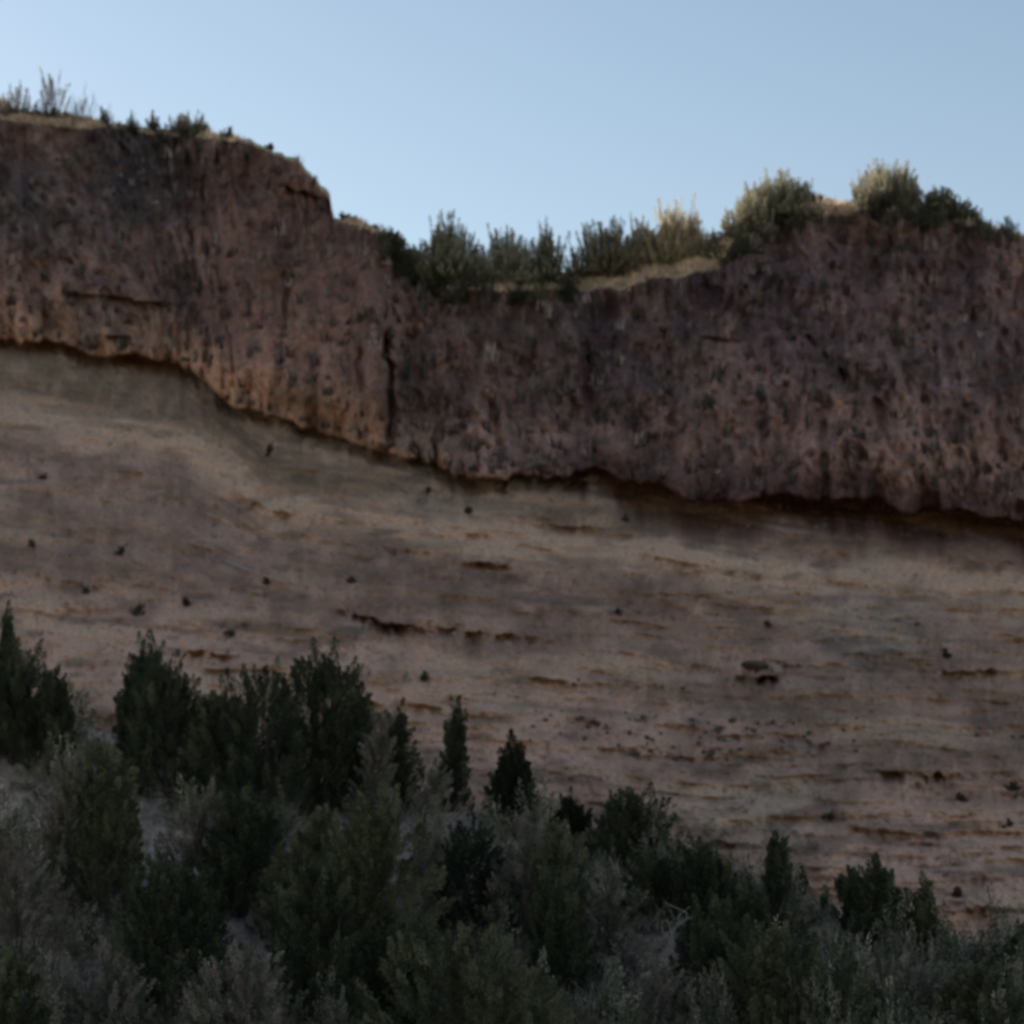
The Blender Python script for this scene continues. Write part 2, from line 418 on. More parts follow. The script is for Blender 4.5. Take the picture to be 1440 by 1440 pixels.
def near_pt(S, x, y):
    px, py, V = S
    j = int(np.argmin(np.abs(PX - x)))
    i = int(np.argmin(np.abs(py[:, j] - y)))
    return V[i, j].copy()
def pts(S, x, y):
    px, py, V = S
    j = np.clip(np.searchsorted(PX, x), 0, NC - 1)
    y0 = py[0, j]; y1 = py[-1, j]
    i = np.clip(np.round((y - y0) / (y1 - y0) * (py.shape[0] - 1)).astype(int), 0, py.shape[0] - 1)
    return V[i, j].copy()
RIM = None
def rim_pt(x, t):      # t 0 at the lip, 1 at the crest
    j = int(np.argmin(np.abs(PX - x)))
    return Vt[int(round(t * NR)), j].copy()

# ---------------------------------------------------------------- plants
def unit(v): return v / np.maximum(np.linalg.norm(v, axis=-1, keepdims=True), 1e-6)

def leaf_tris(P, Dr, L, W, r):
    """one long leaf-shaped triangle pair (rhombus) at each point P, pointing along Dr"""
    n = len(P)
    side = unit(np.cross(Dr, unit(r.normal(size=(n, 3)))))
    L = L[:, None]; W = W[:, None]
    V = np.stack([P, P + Dr * L * .45 + side * W * .5, P + Dr * L, P + Dr * L * .45 - side * W * .5], 1).reshape(-1, 3)
    Fc = np.arange(n * 4).reshape(-1, 4)
    return V, Fc

def crown_arrays(h, wd, r, n_pl=70, n_lf=110, leaf=.05, pl_len=.45, pl_rad=.07, up=.9, power=2.0, depth=.9, low=.12,
                 cols=((.1, .1, .06),), tip=None, lump=.25, spike=.15, shear=.0):
    a = r.uniform(0, 2 * math.pi, n_pl)
    rr = np.sqrt(r.uniform(0, 1, n_pl))
    ph = r.uniform(0, 6.28, 3)
    lum = 1 + lump * (np.sin(a * 2 + ph[0]) * .5 + np.sin(a * 3 + ph[1]) * .5)
    top = h * np.clip(1 - rr ** power, 0, 1) ** .6
    fill = np.where(r.uniform(size=n_pl) < .45, r.uniform(.35, .95, n_pl), 1)
    tipz = low * h + (top - low * h) * fill * r.uniform(.80, 1.0, n_pl) + np.where(fill == 1, r.exponential(spike * .42, n_pl) * h, 0)
    tipz = np.clip(tipz, low * h + .05, h * (1 + spike))
    tips = np.stack([np.cos(a) * rr * wd / 2 * lum, np.sin(a) * rr * wd / 2 * lum * depth, tipz], 1)
    sh = r.uniform(-shear, shear, 2)
    tips[:, 0] += sh[0] * tips[:, 2]; tips[:, 1] += sh[1] * tips[:, 2]
    out = np.stack([np.cos(a), np.sin(a), np.zeros(n_pl)], 1)
    dr = unit(out * (rr * (1 - up) * 1.6 + .06)[:, None] + np.array([0, 0, 1.]) + r.normal(size=(n_pl, 3)) * .10)
    ln = pl_len * r.uniform(.6, 1.3, n_pl)
    base = tips - dr * ln[:, None]
    base[:, 2] = np.maximum(base[:, 2], .02)
    pc = np.array(cols)[r.integers(0, len(cols), n_pl)] * r.uniform(.7, 1.3, (n_pl, 1))
    T = r.uniform(0, 1, (n_pl, n_lf)) ** .8
    rad = pl_rad * r.uniform(.7, 1.4, (n_pl, 1)) * (1 - T) ** .65 * (.35 + .65 * sstep(0, .25, T)) + .004
    off = unit(r.normal(size=(n_pl, n_lf, 3))) * (rad * r.uniform(.3, 1, (n_pl, n_lf)))[..., None]
    P = base[:, None] + (tips - base)[:, None] * T[..., None] + off
    D = unit(dr[:, None] * 1.1 + unit(off) * .7 + r.normal(size=(n_pl, n_lf, 3)) * .25)
    n = n_pl * n_lf
    C = np.repeat(pc[:, None], n_lf, 1)
    if tip is not None:
        tt = (sstep(.45, .95, T) * r.uniform(.3, 1, (n_pl, 1)))[..., None]
        C = C * (1 - tt) + np.array(tip) * tt
    C = C * r.uniform(.65, 1.35, (n_pl, n_lf, 1))
    V, Fc = leaf_tris(P.reshape(-1, 3), D.reshape(-1, 3), leaf * r.uniform(.7, 1.5, n), leaf * .42 * r.uniform(.7, 1.4, n), r)
    return V, Fc, np.repeat(C.reshape(-1, 3), 4, 0), base, tips

def tubes(paths, k=5):
    Vs, Fs, o = [], [], 0
    for p, rads in paths:
        p = np.asarray(p, float)
        d = unit(np.gradient(p, axis=0))
        u = unit(np.cross(d, np.array([.31, .95, .1]))); v = np.cross(d, u)
        a = np.linspace(0, 2 * math.pi, k, endpoint=False)
        ring = p[:, None] + (np.cos(a)[None, :, None] * u[:, None] + np.sin(a)[None, :, None] * v[:, None]) * np.asarray(rads)[:, None, None]
        Vs.append(ring.reshape(-1, 3)); m = len(p)
        for i in range(m - 1):
            for j in range(k):
                Fs.append((o + i * k + j, o + i * k + (j + 1) % k, o + (i + 1) * k + (j + 1) % k, o + (i + 1) * k + j))
        o += m * k
    return np.concatenate(Vs), np.array(Fs)

def stem_paths(base_pts, r, rad=.025, n=9, h=1.):
    out = []
    sel = r.choice(len(base_pts), min(n, len(base_pts)), replace=False)
    for i in sel:
        e = base_pts[i]
        st = np.array([r.normal() * .04, r.normal() * .04, -.25])
        mid = np.array([e[0] * .35, e[1] * .35, max(e[2] * .45, .05)]) + r.normal(size=3) * .03
        q = [st, mid, e * .5 + mid * .5 + r.normal(size=3) * .03, e]
        out.append((q, [rad, rad * .8, rad * .55, rad * .2]))
    return out

def plant(name, loc, h, wd, seed, label, cat, group=None, part='crown', stem='trunk', stem_rad=.03, n_stem=10, mat=None, rotz=None, **kw):
    r = np.random.default_rng(seed)
    V, Fc, C, base, tips = crown_arrays(h, wd, r, **kw)
    root = bpy.data.objects.new(name, None); COL.objects.link(root); root.location = tuple(loc)
    root.empty_display_size = .2
    tag(root, label, cat, group)
    mesh_np(part, V, Fc, mat or M_LEAF, root, C, smooth=False)
    sv, sf = tubes(stem_paths(base, r, stem_rad, n_stem, h))
    me = mesh_np(stem, sv, sf, M_BARK, root)
    return root

JUN = dict(n_pl=320, n_lf=130, leaf=.034, pl_len=.30, pl_rad=.08, up=.55, power=3.0, low=.02,
           cols=((.072, .083, .045), (.056, .065, .037), (.098, .105, .060), (.042, .05, .033)), lump=.55, spike=.13, shear=.10)
OLV = dict(n_pl=290, n_lf=130, leaf=.034, pl_len=.28, pl_rad=.075, up=.45, power=2.6, low=.0,
           cols=((.125, .13, .068), (.095, .10, .055), (.165, .16, .09), (.07, .075, .045)), lump=.8, spike=.10, shear=.25)
SAGE = dict(n_pl=200, n_lf=90, leaf=.030, pl_len=.26, pl_rad=.05, up=.35, power=2.2, low=.05,
            cols=((.23, .20, .155), (.18, .165, .125), (.28, .235, .19), (.23, .18, .16), (.12, .13, .08)), lump=.8, spike=.12, shear=.3)
SKY = dict(n_pl=130, n_lf=120, leaf=.045, pl_len=.80, pl_rad=.045, up=.88, power=2.6, low=.05,
           cols=((.17, .16, .10), (.13, .128, .08), (.21, .19, .13)), tip=(.38, .34, .25), lump=.3, spike=.34)

def sz(S, x, y, wpx, hpx):
    p = near_pt(S, x, y); s = p[1] * HALF / 720.
    return p, hpx * s, wpx * s

# --- shrubs on the skyline: (x, t on rim, top row, width px, kind, label)
def sky_shrub(x, t, top, wpx, seed, label, st=SKY, group='shrubs along the top of the bank', name='sagebrush', dx=0, **over):
    p = rim_pt(x, t); s = p[1] * HALF / 720.
    py_base = 720 - math.tan(math.atan(p[2] / p[1]) - PITCH) * F
    h = (py_base - top) * s
    kw = dict(st); kw.update(over)
    kw['spike'] = max(kw['spike'], .28)
    h = h / (1 + kw['spike'] * .75)
    p[2] -= .06
    kw['n_pl'] = int(kw['n_pl'] * 1.5)
    return plant(name, p, h, wpx * s * 1.15, seed, label, 'shrub', group, 'foliage', 'stems', .02, 12, **kw)

sky_shrub(548, .6, 322, 44, 101, 'small olive shrub just right of the cliff corner, where the skyline dips', n_pl=120)
sky_shrub(580, .5, 338, 42, 102, 'low narrow shrub between the cliff corner shrub and the tall peaked one', n_pl=60)
sky_shrub(632, .45, 296, 100, 103, 'dark green shrub with the tallest pointed peak in the middle dip of the skyline', n_pl=340, pl_rad=.05, lump=.15,
          cols=((.11, .12, .065), (.09, .095, .055), (.16, .15, .09)), power=1.7, spike=.25)
sky_shrub(716, .4, 315, 85, 104, 'olive shrub with tan upright plumes at the bottom of the skyline dip', n_pl=290, pl_rad=.05)
sky_shrub(768, .4, 300, 52, 105, 'narrow dark shrub with one tall spike at the right end of the skyline dip', n_pl=170, pl_rad=.05,
          cols=((.07, .072, .045), (.05, .055, .035)), spike=.3, power=1.6)
sky_shrub(850, .5, 302, 86, 106, 'shrub with dark spiky tips at the left end of the sunlit grass strip', n_pl=260, pl_rad=.05, cols=((.14, .085, .045), (.11, .105, .06)))
sky_shrub(905, .55, 300, 60, 107, 'yellowish shrub rising behind the sunlit grass strip', n_pl=180, cols=((.28, .24, .14), (.21, .19, .12)))
sky_shrub(955, .5, 278, 84, 108, 'tan yellow rounded shrub above the right half of the sunlit grass strip', n_pl=260,
          cols=((.34, .28, .17), (.26, .22, .14)), tip=(.55, .45, .30))
sky_shrub(1012, .45, 315, 50, 109, 'low tan shrub between the yellow rounded one and the big dome shrub', n_pl=90, cols=((.16, .14, .085), (.12, .11, .06)))
sky_shrub(1050, .45, 262, 62, 110, 'left shoulder shrub leaning against the big olive dome on the skyline', n_pl=120)
sky_shrub(1092, .4, 234, 92, 111, 'big olive dome shaped shrub left of the bare sunlit gap on the skyline', n_pl=240, spike=.16,
          cols=((.18, .175, .10), (.14, .14, .085), (.23, .21, .13)))
sky_shrub(1133, .5, 248, 32, 112, 'thin dark shrub at the right edge of the big olive dome', n_pl=60, cols=((.07, .07, .05),), spike=.3)
sky_shrub(1152, .8, 266, 14, 113, 'single small spiky tuft standing in the bare sunlit gap', n_pl=16)
sky_shrub(1250, .4, 226, 104, 114, 'tallest grey green flat topped shrub on the right skyline', n_pl=280, power=4.5, spike=.14,
          cols=((.18, .17, .12), (.14, .135, .10), (.24, .22, .16)))
sky_shrub(1322, .4, 254, 62, 115, 'shrub sloping down to the right beside the flat topped one', n_pl=120, cols=((.09, .085, .065), (.07, .068, .05)))
sky_shrub(1352, .5, 276, 36, 116, 'small dark shrub near the right end of the skyline shrubs', n_pl=60, cols=((.08, .075, .055),))
sky_shrub(1374, .5, 288, 14, 117, 'thin spiky tuft, last of the skyline shrubs on the right', n_pl=14, spike=.3)
BARE = dict(SKY); BARE.update(n_lf=90, pl_rad=.04, cols=((.10, .09, .07), (.075, .068, .058)), tip=(.16, .14, .12), spike=.3)
sky_shrub(25, .5, 108, 46, 120, 'sparse dark shrub at the left end of the bluff top', BARE, n_pl=40)
sky_shrub(70, .5, 94, 52, 121, 'sparse pointed shrub on the bluff top beside the bare twigs', BARE, n_pl=50)
sky_shrub(146, .9, 142, 16, 122, 'little round tuft right of the bare twigs on the bluff', BARE, n_pl=14)
sky_shrub(215, .6, 148, 20, 123, 'thin tuft standing alone left of the low bluff shrub', BARE, n_pl=22)
sky_shrub(262, .6, 152, 70, 124, 'low wide tan shrub on the top of the bluff', BARE, n_pl=80, cols=((.17, .15, .11), (.11, .10, .08)), spike=.25)
sky_shrub(322, .7, 172, 26, 125, 'very small tuft near the rounded edge of the bluff', BARE, n_pl=20)
sky_shrub(378, .9, 196, 14, 126, 'tiny dark tuft on the rounded brow of the bluff', BARE, n_pl=10)
sky_shrub(488, .8, 296, 26, 127, 'small tuft on the step just below the bluff corner', BARE, n_pl=24)
sky_shrub(520, .8, 312, 22, 128, 'small tuft further down the step below the bluff corner', BARE, n_pl=20)

# --- bare twiggy bush on the bluff
r = np.random.default_rng(5)
p0 = rim_pt(116, .6)
paths = []
for k in range(16):
    a = r.uniform(-.5, .5); L = r.uniform(.6, 1.25); b = r.uniform(-.4, .4)
    st = np.array([r.normal() * .10, r.normal() * .08, -.1])
    q = [st + np.array([math.sin(a) * L * t + .04 * math.sin(5 * t + k), b * L * t, L * t]) for t in (0, .3, .6, .85, 1)]
    paths.append((q, [.014, .011, .008, .006, .003]))
    for s in range(4):
        t = r.uniform(.3, .9); o = q[0] + (q[-1] - q[0]) * t
        e = o + np.array([r.normal() * .12, r.normal() * .1, r.uniform(.12, .28)])
        paths.append(([o, (o + e) / 2 + r.normal(size=3) * .01, e], [.007, .005, .002]))
sv, sf = tubes(paths, 4)
o = mesh_np('bare_bush', sv, sf, M_TWIG); o.location = tuple(p0)
tag(o, 'leafless twiggy bush against the sky on the top left of the bluff', 'bush')

# --- dark shrubs of the foreground: (x, base row, top row, width, style, label)
FORE = [
 (22, 1075, 905, 140, JUN, 'dark green juniper cut by the left edge, one thin spire rising above it'),
 (12, 1060, 852, 34, JUN, 'thin dark spire like juniper at the left edge of the photo'),
 (75, 1085, 940, 90, JUN, 'dark rounded juniper just right of the leftmost one'),
 (205, 1075, 893, 110, JUN, 'dark juniper with a pointed top left of centre, standing before the pale soil'),
 (245, 1120, 925, 150, JUN, 'blackish shrub filling the gap right of the pointed juniper'),
 (310, 1125, 960, 130, OLV, 'bluish green shrub between the two tall dark junipers'),
 (375, 1150, 935, 190, JUN, 'broad green juniper left of the tallest foreground peak'),
 (440, 1140, 908, 150, JUN, 'tall dark green juniper forming the highest peak of the left thicket'),
 (485, 1140, 968, 70, JUN, 'dark shoulder shrub falling away to the right of the tall juniper'),
 (525, 1150, 1000, 50, SAGE, 'pale grey spiky sagebrush between two dark narrow junipers'),
 (570, 1140, 990, 52, JUN, 'narrow brownish dark juniper, left one of the narrow pair'),
 (637, 1140, 985, 48, JUN, 'narrow brownish dark juniper, right one of the narrow pair'),
 (600, 1160, 1060, 60, SAGE, 'low grey bush at the feet of the narrow juniper pair'),
 (722, 1165, 1018, 82, JUN, 'nearly black cone shaped juniper standing alone on pale soil in the centre'),
 (695, 1160, 1085, 36, JUN, 'small dark bush against the left side of the cone shaped juniper'),
 (800, 1190, 1108, 90, SAGE, 'low greyish bush right of the cone shaped juniper'),
 (880, 1225, 1100, 110, JUN, 'square dark green shrub with spiky tips right of centre'),
 (925, 1290, 1195, 100, JUN, 'dark shrub below the square spiky one'),
 (985, 1310, 1180, 110, JUN, 'brownish dark shrub left of the narrow right hand juniper'),
 (1084, 1335, 1172, 54, JUN, 'narrow upright dark juniper near the small standing stakes of brush'),
 (1132, 1290, 1215, 10, JUN, 'tiny dark spire on the pale gap between two right hand junipers'),
 (1158, 1290, 1232, 10, JUN, 'second tiny dark tuft on the pale gap, the shorter one'),
 (1205, 1330, 1210, 56, JUN, 'dark shrub left shoulder of the widest right hand juniper'),
 (1245, 1350, 1196, 84, JUN, 'widest dark green juniper on the right, with a rounded top'),
 (1292, 1360, 1232, 50, OLV, 'olive shrub tucked against the right side of the widest right hand juniper'),
 (1405, 1390, 1325, 70, JUN, 'low dark shrub near the right edge of the photo'),
 (1440, 1420, 1290, 60, JUN, 'dark shrub cut by the right edge of the photo'),
 (150, 1300, 1040, 130, OLV, 'tall olive green shrub in the left part of the thicket'),
 (60, 1260, 1060, 150, SAGE, 'greyish bush below the leftmost juniper'),
 (30, 1360, 1120, 170, SAGE, 'wide grey olive sagebrush at the left edge, low in the photo'),
 (240, 1280, 1085, 110, SAGE, 'pale bluish grey sagebrush right of the tall olive shrub'),
 (330, 1290, 1110, 140, JUN, 'dark green mass under the broad juniper on the left'),
 (250, 1410, 1210, 160, JUN, 'dark shrub low on the left under the bluish sagebrush'),
 (410, 1320, 1130, 120, OLV, 'dull green shrub behind the very dark hollow'),
 (505, 1380, 1120, 160, OLV, 'large green shrub in the middle left of the thicket'),
 (440, 1430, 1210, 120, JUN, 'very dark shrub at the foot of the large green one'),
 (580, 1290, 1150, 110, SAGE, 'grey bush right of the large green shrub'),
 (660, 1320, 1120, 150, SAGE, 'mauve grey sagebrush under the cone shaped juniper'),
 (745, 1330, 1140, 130, SAGE, 'pale grey green sagebrush in the centre of the thicket'),
 (800, 1350, 1150, 120, OLV, 'green shrub in the centre, right of the pale sagebrush'),
 (560, 1440, 1290, 120, JUN, 'dark shrub beside the big olive dome at the bottom'),
 (690, 1500, 1302, 260, OLV, 'big olive green dome shrub at the bottom centre of the photo'),
 (790, 1400, 1230, 90, JUN, 'blackish upright shrub right of the big olive dome'),
 (860, 1340, 1200, 100, SAGE, 'twiggy grey bush above the stony patch'),
 (1000, 1430, 1270, 130, JUN, 'very dark shrub on the bottom right slope'),
 (1110, 1470, 1300, 190, OLV, 'wide green shrub at the bottom right'),
 (1060, 1370, 1235, 90, JUN, 'dull dark shrub beneath the narrow right hand juniper'),
 (1180, 1400, 1300, 120, SAGE, 'grey brush right of the narrow juniper'),
 (1290, 1440, 1335, 150, SAGE, 'grey sagebrush low on the right'),
 (1370, 1460, 1350, 140, OLV, 'dim green bush in the bottom right corner'),
 (130, 1450, 1310, 180, SAGE, 'purplish grey sagebrush in the bottom left corner'),
 (20, 1470, 1330, 130, OLV, 'dim greenish bush at the very bottom left'),
 (380, 1480, 1320, 160, SAGE, 'pale grey bush at the bottom edge, left of centre'),
 (900, 1470, 1340, 130, SAGE, 'grey brush among the stones at the bottom'),
]
for i, (x, yb, yt, wpx, st, lab) in enumerate(FORE):
    p, h, wd = sz(FOR, x, max(yb, near0(x) + 2), wpx, 0)
    s = p[1] * HALF / 720.
    base_row = 720 - math.tan(math.atan(p[2] / p[1]) - PITCH) * F
    kw = dict(st)
    h = (base_row - yt) * s / (1 + kw['spike'] * .45)
    vol = (wd * h)
    kw['n_pl'] = int(np.clip(kw['n_pl'] * vol / 1.4, 14, 460))
    if wpx < 60: kw['power'] = 3.5
    else: kw['power'] = kw['power'] * (.75 + .5 * ((i * 37) % 10) / 10.)
    if 'cone shaped juniper' in lab and wpx > 80: kw.update(power=1.15, cols=((.022, .03, .018), (.03, .036, .02)), low=.0, lump=.1, shear=0., n_pl=330, depth=1.)
    if h < .35: kw.update(pl_len=.2, pl_rad=.04)
    p[2] -= .05
    cat = 'juniper' if 'juniper' in lab else ('sagebrush' if 'sagebrush' in lab else 'shrub')
    nm = 'juniper' if st is JUN else ('green_shrub' if st is OLV else 'sagebrush')
    plant(nm, p, h, wd, 300 + i, lab, cat, 'shrubs of the shaded foreground thicket', 'crown' if st is JUN else 'foliage',
          'trunk' if st is JUN else 'stems', .03, 12, **kw)

# ---------------------------------------------------------------- ground cover (uncountable)
def cover(name, P, hs, ws, cols, n_pl, n_lf, leaf, mat, label, cat, up=.7, seed=1, tip=None, tilt=None, spike=.2):
    r = np.random.default_rng(seed)
    protos = [crown_arrays(1, 1, r, n_pl=n_pl, n_lf=n_lf, leaf=leaf, pl_len=.6, pl_rad=.10, up=up, power=2.2, low=.05,
                           cols=cols, tip=tip, lump=.3, spike=spike)[:3] for _ in range(6)]
    Vs, Fs, Cs, o = [], [], [], 0
    for i in range(len(P)):
        V, Fc, C = protos[r.integers(6)]
        a = r.uniform(0, 6.28); ca, sa = math.cos(a), math.sin(a)
        v = V.copy(); v[:, 0], v[:, 1] = V[:, 0] * ca - V[:, 1] * sa, V[:, 0] * sa + V[:, 1] * ca
        v = v * np.array([ws[i], ws[i], hs[i]])
        if tilt is not None: v[:, 1] -= v[:, 2] * tilt
        Vs.append(v + P[i]); Fs.append(Fc + o); o += len(V)
        Cs.append(C * r.uniform(.65, 1.35))
    ob = mesh_np(name, np.concatenate(Vs), np.concatenate(Fs), mat, color=np.concatenate(Cs), smooth=False)
    return tag(ob, label, cat, kind='stuff')

def tufts(name, P, hs, seed, cols, label, nb=12, spread=.10, lean=.35, wdt=.012, tilt=0.):
    r = np.random.default_rng(seed)
    n = len(P)
    B = np.repeat(P, nb, 0); H = np.repeat(hs, nb) * r.uniform(.5, 1.2, n * nb)
    B = B + np.stack([r.normal(size=n * nb) * spread, r.normal(size=n * nb) * spread * .5, -.03 * np.ones(n * nb)], 1)
    D = unit(np.stack([r.normal(size=n * nb) * lean, r.normal(size=n * nb) * lean - tilt, np.ones(n * nb)], 1))
    side = unit(np.cross(D, r.normal(size=(n * nb, 3)))) * (wdt * r.uniform(.6, 1.5, n * nb))[:, None]
    mid = B + D * H[:, None] * .55
    tipp = B + D * H[:, None] + np.stack([D[:, 0] * H * .25, D[:, 1] * H * .25, -H * .05], 1)
    V = np.stack([B - side, B + side, mid + side * .8, tipp, mid - side * .8], 1).reshape(-1, 3)
    Fc = np.arange(n * nb * 5).reshape(-1, 5)
    C = np.array(cols)[r.integers(0, len(cols), n)] * r.uniform(.7, 1.3, (n, 1))
    C = np.repeat(np.repeat(C, nb, 0) * r.uniform(.75, 1.25, (n * nb, 1)), 5, 0)
    ob = mesh_np(name, V, Fc, M_GRASS, color=C, smooth=False)
    return tag(ob, label, 'grass', kind='stuff')

r = np.random.default_rng(21)
def scatter(S, n, x0, x1, fy, dens=None):
    x = r.uniform(x0, x1, n); t = r.uniform(0, 1, n)
    y0, y1 = fy(x); y = y0 + (y1 - y0) * t
    if dens is not None:
        k = r.uniform(size=n) < dens(x, y); x, y = x[k], y[k]
    return pts(S, x, y), x, y

# brush clumps all over the cliff face
def cl_d(x, y):
    d = .12 + .88 * sstep(.46, .60, fbm(x * .010, y * .012, 3, 100))
    d = d * (1 - .93 * sstep(280, 320, x) * (1 - sstep(510, 545, x)) * sstep(290, 330, y))
    d = d * (1 - .6 * sstep(80, 20, ledge(x) - y))
    return d
P, x, y = scatter(CL, 1300, -200, 1640, lambda x: (lip(x) + 4, ledge(x) - 14), cl_d)
xl = np.concatenate([r.uniform(-150, 840, 90), r.uniform(840, 1500, 40)])
P = np.concatenate([P, pts(CL, xl, ledge(xl) - r.uniform(2, 14, len(xl)))])
hs = r.uniform(.18, .50, len(P)); ws = r.uniform(.10, .28, len(P))
hs[-len(xl):] *= .55
cover('cliff_brush', P, hs, ws, ((.15, .12, .105), (.10, .082, .078), (.22, .18, .155), (.09, .085, .07), (.12, .095, .09)), 30, 30, .085, M_LEAF,
      'low grey brown brush clinging all over the steep cliff face', 'brush', seed=3, tilt=.35)
P, x, y = scatter(CL, 1500, -200, 1640, lambda x: (lip(x) + 2, ledge(x) - 5), lambda x, y: .35 + .65 * (1 - cl_d(x, y)))
tufts('dry_grass', P, r.uniform(.12, .42, len(P)), 4, ((.24, .19, .16), (.34, .28, .24), (.13, .10, .09), (.09, .07, .065)),
      'dry tufts of grass on ledges of the dark cliff face', nb=9, tilt=.25, lean=.16, wdt=.02, spread=.07)
# low dark brush hanging over the rim where no grass shows
x = np.concatenate([r.uniform(-180, 0, 20), r.uniform(150, 290, 14), r.uniform(535, 690, 50), r.uniform(690, 812, 14), r.uniform(1015, 1150, 20), r.uniform(1195, 1440, 26)])
P = pts(CL, x, lip(x) + r.uniform(0, 26, len(x))); 
cover('rim_brush', P, r.uniform(.25, .6, len(P)), r.uniform(.35, .7, len(P)), ((.09, .09, .055), (.065, .065, .042), (.13, .12, .08), (.05, .052, .036)), 30, 34, .07, M_LEAF,
      'dark green and grey brush hanging over the edge of the bank', 'brush', seed=13, tilt=.2)
# pale grass along the rim
x = np.concatenate([r.uniform(-200, 340, 260), r.uniform(480, 1640, 560), r.uniform(-60, 130, 500), r.uniform(670, 1030, 900), r.uniform(1145, 1200, 300)]); n = len(x); t = r.uniform(0, 1.0, n)
j = np.searchsorted(PX, x); i = np.round(t * NR).astype(int)
P = Vt[i, np.clip(j, 0, NC - 1)]
tufts('rim_grass', P, r.uniform(.08, .26, n), 5, ((.62, .45, .30), (.70, .54, .38), (.48, .35, .24)), 'sunlit straw coloured grass along the top of the bank', nb=12)
# scree grass: sparse
xl = r.uniform(-150, 1500, 700); PL = pts(SCR, xl, ledge(xl) + np.abs(r.normal(0, 14, 700)))
P, x, y = scatter(SCR, 2600, -200, 1640, lambda x: (ledge(x) + 12, near0(x) + 10),
                  lambda x, y: .12 + .8 * sstep(.52, .68, fbm(x * .01, y * .02, 3, 110)))
P = np.concatenate([P, PL])
tufts('slope_grass', P, r.uniform(.05, .20, len(P)), 6, ((.24, .19, .15), (.17, .14, .11), (.30, .24, .19)), 'short sparse dry grass on the bare slope below the cliff', nb=8, wdt=.009)
# greyish scrub patches on the scree
def patch(cx, cy, rx, ry, n): return np.stack([r.normal(cx, rx, n), r.normal(cy, ry, n)], 1)
Q = np.concatenate([patch(1225, 900, 55, 38, 6), patch(1075, 1135, 55, 28, 14), patch(1010, 1180, 70, 14, 22),
                    patch(520, 1030, 20, 25, 10), patch(640, 690, 60, 20, 14), patch(850, 1150, 60, 20, 12), patch(1090, 1195, 40, 8, 10)])
P = pts(SCR, Q[:, 0], Q[:, 1])
cover('slope_brush', P, r.uniform(.08, .26, len(P)), r.uniform(.2, .6, len(P)), ((.24, .225, .18), (.19, .18, .14), (.30, .26, .20)), 16, 20, .07, M_LEAF,
      'thin greyish brush scattered in patches on the bare slope', 'brush', seed=8, tilt=.1)
# foreground brush
P, x, y = scatter(FOR, 640, -150, 1600, lambda x: (near0(x) + 3, x * 0 + 1500),
                  lambda x, y: (.25 + .75 * sstep(.40, .55, fbm(x * .008, y * .011, 3, 130))) * (1 - .9 * np.exp(-((x - 900) / 75.) ** 2 - ((y - 1360) / 90.) ** 2)))
cover('thicket_brush', P, r.uniform(.15, 1, len(P)) ** 1.6 * .85 + .12, r.uniform(.35, .9, len(P)),
      ((.32, .27, .205), (.26, .215, .175), (.36, .30, .23), (.14, .15, .09), (.10, .11, .065), (.08, .09, .055), (.16, .165, .10)), 44, 40, .05, M_LEAF,
      'low grey brush covering the shaded ground between the foreground shrubs', 'brush', seed=9)
P, x, y = scatter(FOR, 1500, -150, 1600, lambda x: (near0(x) + 1, x * 0 + 1500))
tufts('thicket_grass', P, r.uniform(.15, .5, len(P)), 10, ((.30, .26, .20), (.20, .17, .14), (.40, .34, .26)), 'dim dry grass between the foreground shrubs', nb=9, wdt=.009)

# ---------------------------------------------------------------- small dark shrublets on the slope
SPOT = [(190, 858, 15), (265, 846, 12), (291, 845, 16), (122, 830, 12), (112, 860, 11), (376, 816, 12), (325, 890, 11), (475, 868, 22), (402, 716, 16), (445, 757, 12),
        (492, 815, 10), (168, 775, 12), (330, 604, 16), (375, 632, 20), (472, 712, 10), (658, 716, 14), (600, 690, 12), (755, 765, 18), (880, 728, 12), (1240, 700, 14),
        (870, 860, 9), (1080, 876, 9), (1265, 898, 8), (1332, 920, 11), (1294, 948, 12), (1428, 1105, 16), (1350, 1120, 12), (1300, 1160, 12), (1418, 1165, 16), (1210, 1170, 20),
        (1165, 1150, 12), (1345, 1255, 14), (520, 945, 12), (598, 952, 12), (220, 680, 12), (60, 670, 10), (45, 765, 10), (1140, 735, 14), (945, 1150, 10), (1330, 1230, 10)]
for k, (x, y, s_) in enumerate([q for i_, q in enumerate(SPOT) if i_ % 5 not in (2, 4)]):
    p = near_pt(SCR, x, y + s_ * .5); s = p[1] * HALF / 720.
    plant('shrublet', p, s_ * s * r.uniform(.7, 1.2), s_ * s * r.uniform(.6, 1.2), 700 + k, 'tiny dark shrublet dotted on the bare pale slope below the cliff', 'shrublet', 'tiny dark shrublets on the bare slope',
          'foliage', 'stems', .008, 5, n_pl=16, n_lf=30, leaf=.045, pl_len=.14, pl_rad=.03, up=.3, low=.02, spike=.3, lump=.9, shear=.5,
          cols=((.085, .065, .05), (.06, .05, .04), (.11, .09, .065)))

